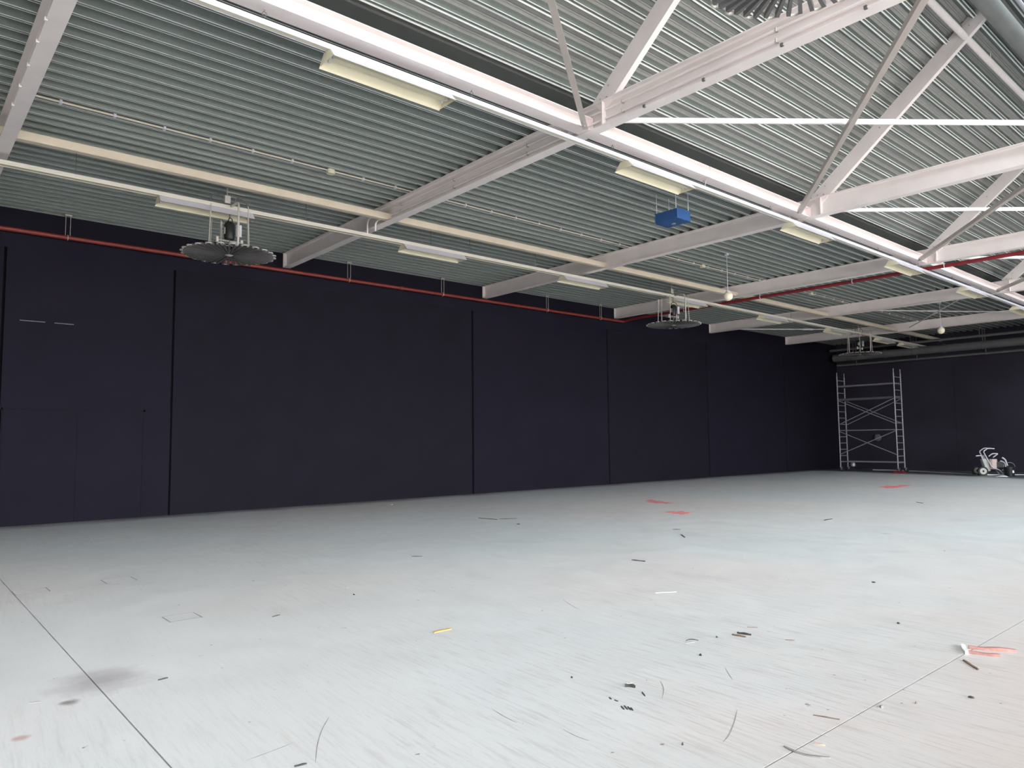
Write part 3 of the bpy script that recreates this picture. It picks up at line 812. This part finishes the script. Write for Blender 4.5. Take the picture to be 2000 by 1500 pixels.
for xx in (SX0, SX1):
    for z in (1.74, .42, 3.62):
        mk('ledger', sc, M['alu'], lambda m: ab(m, (xx, SYA, z), (xx, SYB, z), .021))
for xx, za_, zb_ in ((SX0 - .03, 1.98, 3.02), (SX1 + .03, 1.98, 3.02), (SX0 - .03, .72, 1.70)):
    mk('diagonal_brace', sc, M['alu'], lambda m: ab(m, (xx, SYA, za_), (xx, SYB, zb_), .018))
    mk('diagonal_brace', sc, M['alu'], lambda m: ab(m, (xx + .025, SYA, zb_), (xx + .025, SYB, za_), .018))

# grey box fixed to the far wall behind the tower, small tray and red lead on the floor
o = mk('wall_fitting', None, M['darkduct'], lambda m: (m.lathe([(.17, 0), (.17, -.04), (.13, -.08), (.05, -.10)][::-1], 14, (0, 0, 0), 'X'), m.bbox((-.11, .02, 0), .05, .12, .20, .02)), origin=(0, 0, 0))
o.location = (BACK_X, 14.25, 1.42); tag(o, 'small round grey fitting on the far wall behind the scaffold', 'wall fitting')
o = mk('paint_tray', None, M['darkred'], lambda m: m.prism([(-.16, 0), (.16, 0), (.20, .07), (-.20, .07)], -.12, .12, lambda p, q, t: (t, p, q)), origin=(0, 0, 0))
o.location = (30.75, 11.95, 0); tag(o, 'small red tray on the floor at the scaffold foot', 'tray')
o = mk('white_bag', None, M['alu'], lambda m: m.lathe([(.04, -.24), (.10, -.20), (.11, -.12), (.07, -.03), (.015, .0), (.012, .04)], 12), True, origin=(0, 0, 0))
o.location = (31.68, 14.2, .41); tag(o, 'small grey bag hanging on the bottom rail of the scaffold', 'bag')

# ------------------------------------------------------------------ airless paint sprayer on wheels
sp = thing('paint_sprayer', (30.75, 8.85, 0), 'grey wheeled paint sprayer standing on the floor near the far wall', 'sprayer')
# local axes: a to the right in the picture, b towards the camera
ra = Vector((.62, -.78, 0)); rb = Vector((-.78, -.62, 0))
def q(a, b, z): return ra * a + rb * b + Vector((0, 0, z))
for b in (-.24, .24):
    w = mk('wheel', sp, M['rubber'], lambda m: m.tube([q(-.30, b - .04, .17), q(-.30, b + .04, .17)], .17, 20))
    mk('wheel_rim', w, M['sprayer'], lambda m: m.tube([q(-.30, b - .045, .17), q(-.30, b + .045, .17)], .115, 16))
    mk('hub_cap', w, M['rubber'], lambda m: m.tube([q(-.30, b - .05, .17), q(-.30, b + .05, .17)], .035, 10))
for b in (-.16, .16):
    mk('frame_rail', sp, M['white'], lambda m: m.tube(fillet([q(-.30, b, .17), q(-.12, b, .03), q(.42, b, .03), q(.30, b, .20), q(.05, b, .30), q(-.22, b, .88), q(-.05, b, 1.0), q(.15, b, .98)], .06), .020, 8), True)
mk('handle_bar', sp, M['white'], lambda m: m.tube([q(.15, -.16, .98), q(.15, .16, .98)], .020, 8))
mk('pump_cylinder', sp, M['sprayer'], lambda m: m.tube([q(-.06, 0, .16), q(-.16, 0, .62)], .12, 16), True)
mk('pump_cap', sp, M['alu'], lambda m: m.tube([q(-.16, 0, .62), q(-.19, 0, .74)], .07, 12))
mk('motor_block', sp, M['sprayer_pink'], lambda m: m.bbox(q(.14, 0, .42), .24, .26, .36, .05, rz=math.atan2(ra.y, ra.x)))
mk('motor_cover', sp, M['black'], lambda m: m.tube([q(.34, -.12, .36), q(.34, .12, .36)], .16, 18), True)
mk('cover_ring', sp, M['white'], lambda m: m.tube(arc(tuple(q(.34, .13, .36)), .17, -1.3, 1.6, 14, tuple(ra), (0,0,1)), .02, 6))
mk('hose_bracket', sp, M['white'], lambda m: m.tube(fillet([q(-.48, .18, .72), q(-.30, .18, .74), q(-.20, .18, .40), q(-.16, .18, .2)], .05), .022, 8), True)
mk('top_handle', sp, M['white'], lambda m: m.tube(fillet([q(-.02, .1, .70), q(.10, .1, .80), q(.30, .1, .80), q(.12, .1, .66)], .05), .020, 8), True)
mk('spray_gun', sp, M['white'], lambda m: m.tube(fillet([q(.40, .15, .66), q(.50, .15, .58), q(.56, .15, .36)], .05), .028, 8), True)
hose = [(30.6, 9.2, .016), (31.6, 10.3, .016), (32.6, 12.0, .016), (33.0, 13.2, .016), (32.9, 13.9, .016)]
o = MB().tube(fillet(hose, .5, 6), .016, 8).build('paint_hose', M['white'], None, (31.6, 10.3, 0), True)
tag(o, 'long pale hose lying on the floor between sprayer and scaffold', 'hose')
o = MB().tube(fillet([(31.4, 8.5, .016), (32.0, 7.6, .016), (32.2, 6.0, .016), (32.0, 2.0, .016)], .4, 6), .016, 8).build('paint_hose', M['white'], None, (32, 7.6, 0), True)
tag(o, 'pale hose on the floor running off the right edge behind the bucket', 'hose')
bk = thing('paint_bucket', (30.6, 8.17, 0), 'black paint bucket standing right of the paint sprayer', 'bucket')
mk('bucket_body', bk, M['black'], lambda m: m.lathe([(.15, 0), (.18, .30), (.19, .30), (.19, .33), (.172, .33), (.142, .02)], 20), True)
mk('handle', bk, M['fan_metal'], lambda m: m.tube(arc((0, 0, .31), .19, 0, PI, 12, (.6, -.8, 0), (-.2, -.15, .97)), .005, 5))
mk('label_patch', bk, M['white_scrap'], lambda m: m.bbox((-.10, -.145, .17), .07, .012, .09, .004, rz=-.62))
for (x, yy, n, lab) in ((30.0, 8.25, 'rag', 'white rag on the floor in front of the paint sprayer'),):
    o = mk(n, None, M['white_scrap'], lambda m: m.add([(-.22,-.05,0),(-.05,-.09,.01),(.2,-.06,0),(.24,.05,0),(.02,.09,.012),(-.2,.06,0),(0,0,.05),(.13,0,.04)],
         [(0,1,6),(1,2,7),(1,7,6),(2,3,7),(3,4,7),(4,6,7),(4,5,6),(5,0,6),(5,4,3,2,1,0)]), origin=(0, 0, 0))
    o.location = (x, yy, 0); o.rotation_euler.z = -.9; tag(o, lab, 'rag')
o = mk('drip_sheet', None, M['grey_scrap'], lambda m: m.prism([(-.35,-.2),(.3,-.26),(.38,.12),(.05,.24),(-.3,.2)], 0, .006, lambda p, q_, t: (p, q_, t)), origin=(0, 0, 0))
o.location = (30.3, 8.75, 0); tag(o, 'grey scrap sheet under the front of the paint sprayer', 'sheet')

# long scratches in the coating, flush with the slab
def px_floor(px, py):
    d = Vector((px - 1000.0, -(py - 750.0), -1421.0)); w = Vector((AU.dot(d), AV.dot(d), AZ.dot(d)))
    t = -CAM_H / w.z; return Vector((w.x * t, w.y * t, 0))
M['scratch'] = mat('scratched_coating', (150, 146, 142), .7, 0, .2, 20)
for pts in (((1440, 1386), (1434, 1412), (1424, 1436), (1412, 1450)), ((643, 1400), (628, 1425), (619, 1455), (616, 1490)), ((1290, 1330), (1297, 1345), (1293, 1365)),
            ((1098, 1170), (1115, 1182), (1132, 1191)), ((1416, 1304), (1424, 1318), (1431, 1328)), ((960, 1384), (985, 1400), (1010, 1412)), ((1100, 1425), (1125, 1438), (1150, 1447)), ((480, 1486), (530, 1468), (575, 1450))):
    P = [px_floor(*p) for p in pts]; m = MB(); vs = []; P = fillet(P, 10, 4)
    for i, p in enumerate(P):
        d = (P[min(i+1, len(P)-1)] - P[max(i-1, 0)]).normalized(); n = Vector((-d.y, d.x, 0)) * (.0028 if 0 < i < len(P)-1 else .0006)
        vs += [p - n, p + n, p + n + Vector((0, 0, .0006)), p - n + Vector((0, 0, .0006))]
    m.add(vs, [(i*4 + k, i*4 + (k+1) % 4, i*4 + 4 + (k+1) % 4, i*4 + 4 + k) for i in range(len(P)-1) for k in range(4)])
    m.build('scratch', M['scratch'], floor)

# ------------------------------------------------------------------ scraps on the floor (positions read off the photo's floor plane)
def fl(px, py):
    d = Vector((px - 1000.0, -(py - 750.0), -1421.0))
    w = Vector((AU.dot(d), AV.dot(d), AZ.dot(d)))
    t = -CAM_H / w.z
    return Vector((w.x * t, w.y * t, 0))
def stick(name, a, b, w, h, mt, label, cat, bend=0.0):
    p, q_ = fl(*a), fl(*b); c = (p + q_) / 2; d = q_ - p; L = d.length; d.normalize(); n = Vector((-d.y, d.x, 0))
    m = MB(); N = 7; vs = []
    for i in range(N):
        t = i / (N - 1); tap = .55 + .45 * math.sin(PI * min(.5, t * 1.6)) if t < .3 else (1 if t < .8 else 1 - (t - .8) * 2.2)
        o_ = d * ((t - .5) * L) + n * (bend * (1 - (2*t - 1) ** 2)) 
        ww = w * tap / 2; hz = h * (.85 + .15 * math.sin(t * 9 + L * 30))
        vs += [o_ - n * ww, o_ + n * ww, o_ + n * ww * .8 + Vector((0, 0, hz)), o_ - n * ww * .8 + Vector((0, 0, hz))]
    fs = []
    for i in range(N - 1):
        for k in range(4):
            l = (k + 1) % 4; fs.append((i*4 + k, i*4 + l, i*4 + 4 + l, i*4 + 4 + k))
    fs += [(3, 2, 1, 0), tuple((N - 1) * 4 + k for k in range(4))]
    m.add(vs, fs)
    o = m.build(name, M[mt], None, (0, 0, 0)); o.location = c
    return tag(o, label, cat)
def chip(px, py, r, mt, label, h=.012):
    c = fl(px, py); m = MB(); n = 7
    rs = [r * random.uniform(.6, 1.1) for _ in range(n)]
    vs = [(rs[i] * math.cos(2*PI*i/n), .55 * rs[i] * math.sin(2*PI*i/n), 0) for i in range(n)] + [(.7*rs[i] * math.cos(2*PI*i/n), .4 * rs[i] * math.sin(2*PI*i/n), h * random.uniform(.5, 1)) for i in range(n)]
    m.add(vs, [tuple(range(n-1, -1, -1)), tuple(range(n, 2*n))] + [(i, (i+1) % n, n + (i+1) % n, n + i) for i in range(n)])
    o = m.build('floor_chip', M[mt], None, (0, 0, 0)); o.location = c; o.rotation_euler.z = random.uniform(0, 6)
    return tag(o, label, 'scrap')
stick('wood_batten', (1892, 1267), (1984, 1273), .040, .022, 'dust_red', 'upper reddish batten lying by the floor joint at lower right', 'batten')
stick('wood_batten', (1886, 1275), (1954, 1283), .032, .018, 'dust_red', 'lower, shorter reddish batten beside the floor joint at lower right', 'batten')
stick('wood_block', (1880, 1262), (1888, 1278), .035, .02, 'white_scrap', 'pale scrap at the left end of the reddish battens', 'scrap')
stick('wood_splinter', (1882, 1290), (1911, 1309), .018, .008, 'brown', 'dark splinter just below the reddish battens', 'splinter')
stick('plastic_strip', (1531, 1458), (1622, 1481), .020, .006, 'grey_scrap', 'long curved grey strip across the floor joint at bottom right', 'strip', -.035)
stick('thin_stick', (1588, 1397), (1640, 1406), .008, .005, 'brown', 'thin brown stick left of the lower right floor joint', 'stick')
stick('thin_stick', (1590, 1452), (1612, 1456), .012, .005, 'wood', 'short pale stick just above the curved grey strip', 'stick')
stick('wood_splinter', (1430, 1240), (1457, 1245), .022, .010, 'brown', 'left brown splinter of the small pile on the mid floor', 'splinter')
stick('wood_splinter', (1440, 1237), (1467, 1241), .018, .014, 'dark_chip', 'dark splinter lying across the small pile on the mid floor', 'splinter')
stick('wire_scrap', (1340, 1252), (1364, 1251), .008, .005, 'dark_chip', 'thin wire scrap left of the small splinter pile', 'wire', .03)
stick('wire_scrap', (1339, 1256), (1360, 1254), .006, .004, 'grey_scrap', 'second pale wire scrap just in front of the thin wire', 'wire')
stick('plastic_scrap', (1221, 1341), (1241, 1343), .030, .014, 'dark_chip', 'curled dark scrap at lower centre', 'scrap', .012)
stick('plastic_scrap', (1224, 1337), (1236, 1337), .012, .010, 'white_scrap', 'pale edge of scrap behind the curled dark scrap', 'scrap')
for k, (a, b) in enumerate((((1213, 1379), (1219, 1386)), ((1219, 1378), (1226, 1386)), ((1226, 1380), (1232, 1387)), ((1232, 1382), (1236, 1388)), ((1190, 1362), (1194, 1366)), ((1200, 1367), (1207, 1370)))):
    o = stick('paint_streak', a, b, .012, .0015, 'dark_chip', ['first short dark streak of the row at lower centre', 'second short dark streak of the row at lower centre', 'third short dark streak of the row at lower centre', 'fourth, smallest dark streak of the row at lower centre', 'tiny dark streak farthest left of the row at lower centre', 'tiny dark streak just left of the row at lower centre'][k], 'streak', 0); o['group'] = 'row of dark streaks'
stick('wood_splinter', (1234, 1094), (1260, 1097), .020, .010, 'dark_chip', 'dark splinter alone on the mid floor left of centre right', 'splinter')
stick('wood_splinter', (1314, 1034), (1329, 1034), .020, .008, 'dark_chip', 'small dark splinter below the red paint marks', 'splinter')
stick('wood_splinter', (1330, 1044), (1338, 1050), .020, .008, 'dark_chip', 'lower of two small dark splinters below the red paint marks', 'splinter')
stick('wood_splinter', (1610, 1017), (1625, 1014), .030, .012, 'dark_chip', 'dark curved splinter on the far right floor', 'splinter', .02)
stick('wood_splinter', (1790, 981), (1803, 983), .03, .008, 'dark_chip', 'faint dark splinter nearest the far right red mark', 'splinter')
stick('wood_splinter', (1720, 1042), (1740, 1043), .016, .005, 'grey_scrap', 'thin grey stick on the far right floor', 'splinter')
stick('orange_peel', (847, 1236), (881, 1229), .032, .008, 'orange', 'orange strip of scrap on the floor at centre', 'scrap', .01)
stick('black_strip', (935, 1012), (972, 1015), .030, .008, 'dark_chip', 'left half of the thin black strip near the long wall', 'strip')
stick('black_strip', (975, 1014), (1009, 1013), .030, .008, 'dark_chip', 'right half of the thin black strip near the long wall', 'strip')
stick('thin_stick', (804, 1087), (825, 1087), .014, .006, 'dark_chip', 'thin dark stick on the floor left of centre', 'stick')
stick('thin_stick', (575, 1498), (599, 1492), .012, .006, 'dark_chip', 'dark stick at the bottom edge left of centre', 'stick')
stick('thin_stick', (309, 1329), (328, 1324), .012, .006, 'dark_chip', 'dark stick right of the worn floor patch', 'stick')
stick('thin_stick', (57, 1373), (80, 1371), .010, .004, 'grey_scrap', 'faint grey stick left of the worn floor patch', 'stick')
stick('thin_stick', (532, 1205), (547, 1201), .010, .005, 'dark_chip', 'tiny dark stick on the left floor', 'stick')
stick('white_strip', (1280, 1158), (1321, 1156), .02, .003, 'white_scrap', 'long white scrape of paint on the mid floor', 'strip')
stick('thin_stick', (1254, 1352), (1260, 1360), .008, .004, 'dark_chip', 'tiny dark sliver right of the curled dark scrap', 'stick')
stick('thin_stick', (1534, 1250), (1552, 1251), .010, .004, 'brown', 'small brown sliver right of the splinter pile', 'stick')
stick('thin_stick', (1459, 1225), (1480, 1226), .010, .003, 'brown', 'faint brown sliver above the splinter pile', 'stick')
for (px, py, r_, mt, lab) in ((1368, 1280, .022, 'dark_chip', 'dark chip below the thin wire scrap'), (1400, 1245, .014, 'dark_chip', 'dark chip between wire scrap and splinter pile'),
        (1707, 1138, .030, 'dark_chip', 'lone dark chip on the right floor'), (1755, 1218, .022, 'dark_chip', 'dark chip above the lower right floor joint'),
        (1896, 1363, .018, 'dark_chip', 'dark chip right of the lower right floor joint'), (1789, 1374, .012, 'brown', 'small brown chip near the lower right floor joint'),
        (1721, 1381, .022, 'grey_scrap', 'grey chip sitting on the lower right floor joint'), (1117, 1324, .010, 'dark_chip', 'round dark chip at lower centre'),
        (765, 986, .05, 'white_scrap', 'white chip near the foot of the long black wall'), (600+305/3.333, 1162, .018, 'dark_chip', 'small dark chip on the left of the floor centre'),
        (678, 1148, .020, 'grey_scrap', 'grey chip beside the small dark chip'), (1333, 1455, .008, 'dark_chip', 'tiny dark speck at the bottom centre right'),
        (1846, 1076, .02, 'grey_scrap', 'small grey chip on the far right floor'), (1012, 1024, .04, 'dark_chip', 'dark chip right of the thin black strip')):
    chip(px, py, r_, mt, lab)
def mark(cx, cy, hw, hh, slope, label, seed):
    rnd = random.Random(seed); n = 46; c = fl(cx, cy); Q = []
    ph = [rnd.uniform(0, 6.28) for _ in range(4)]
    for i in range(n):
        a = 2 * PI * i / n
        k = .72 + .14 * math.sin(3 * a + ph[0]) + .10 * math.sin(7 * a + ph[1]) + rnd.uniform(-.22, .14)
        dx = hw * k * math.cos(a); Q.append(fl(cx + dx, cy + slope * dx + hh * k * math.sin(a)) - c)
    k = len(Q); m = MB()
    m.add([(v.x, v.y, 0) for v in Q] + [(v.x, v.y, .0015) for v in Q], [tuple(range(k)), tuple(range(2*k - 1, k - 1, -1))] + [(i, k + i, k + (i+1) % k, (i+1) % k) for i in range(k)])
    o = m.build('paint_mark', M['red_mark'], None, (0, 0, 0)); o.location = c; return tag(o, label, 'paint mark', 'red paint marks')
mark(1285, 980.5, 34, 3.6, .10, 'red paint mark on the floor, left and upper of the near pair', 3)
mark(1326, 1001.5, 34, 4.0, .02, 'red paint mark on the floor, right and lower of the near pair', 5)
mark(1746, 950.5, 42, 3.6, -.06, 'pinkish red paint mark on the far right floor', 9)
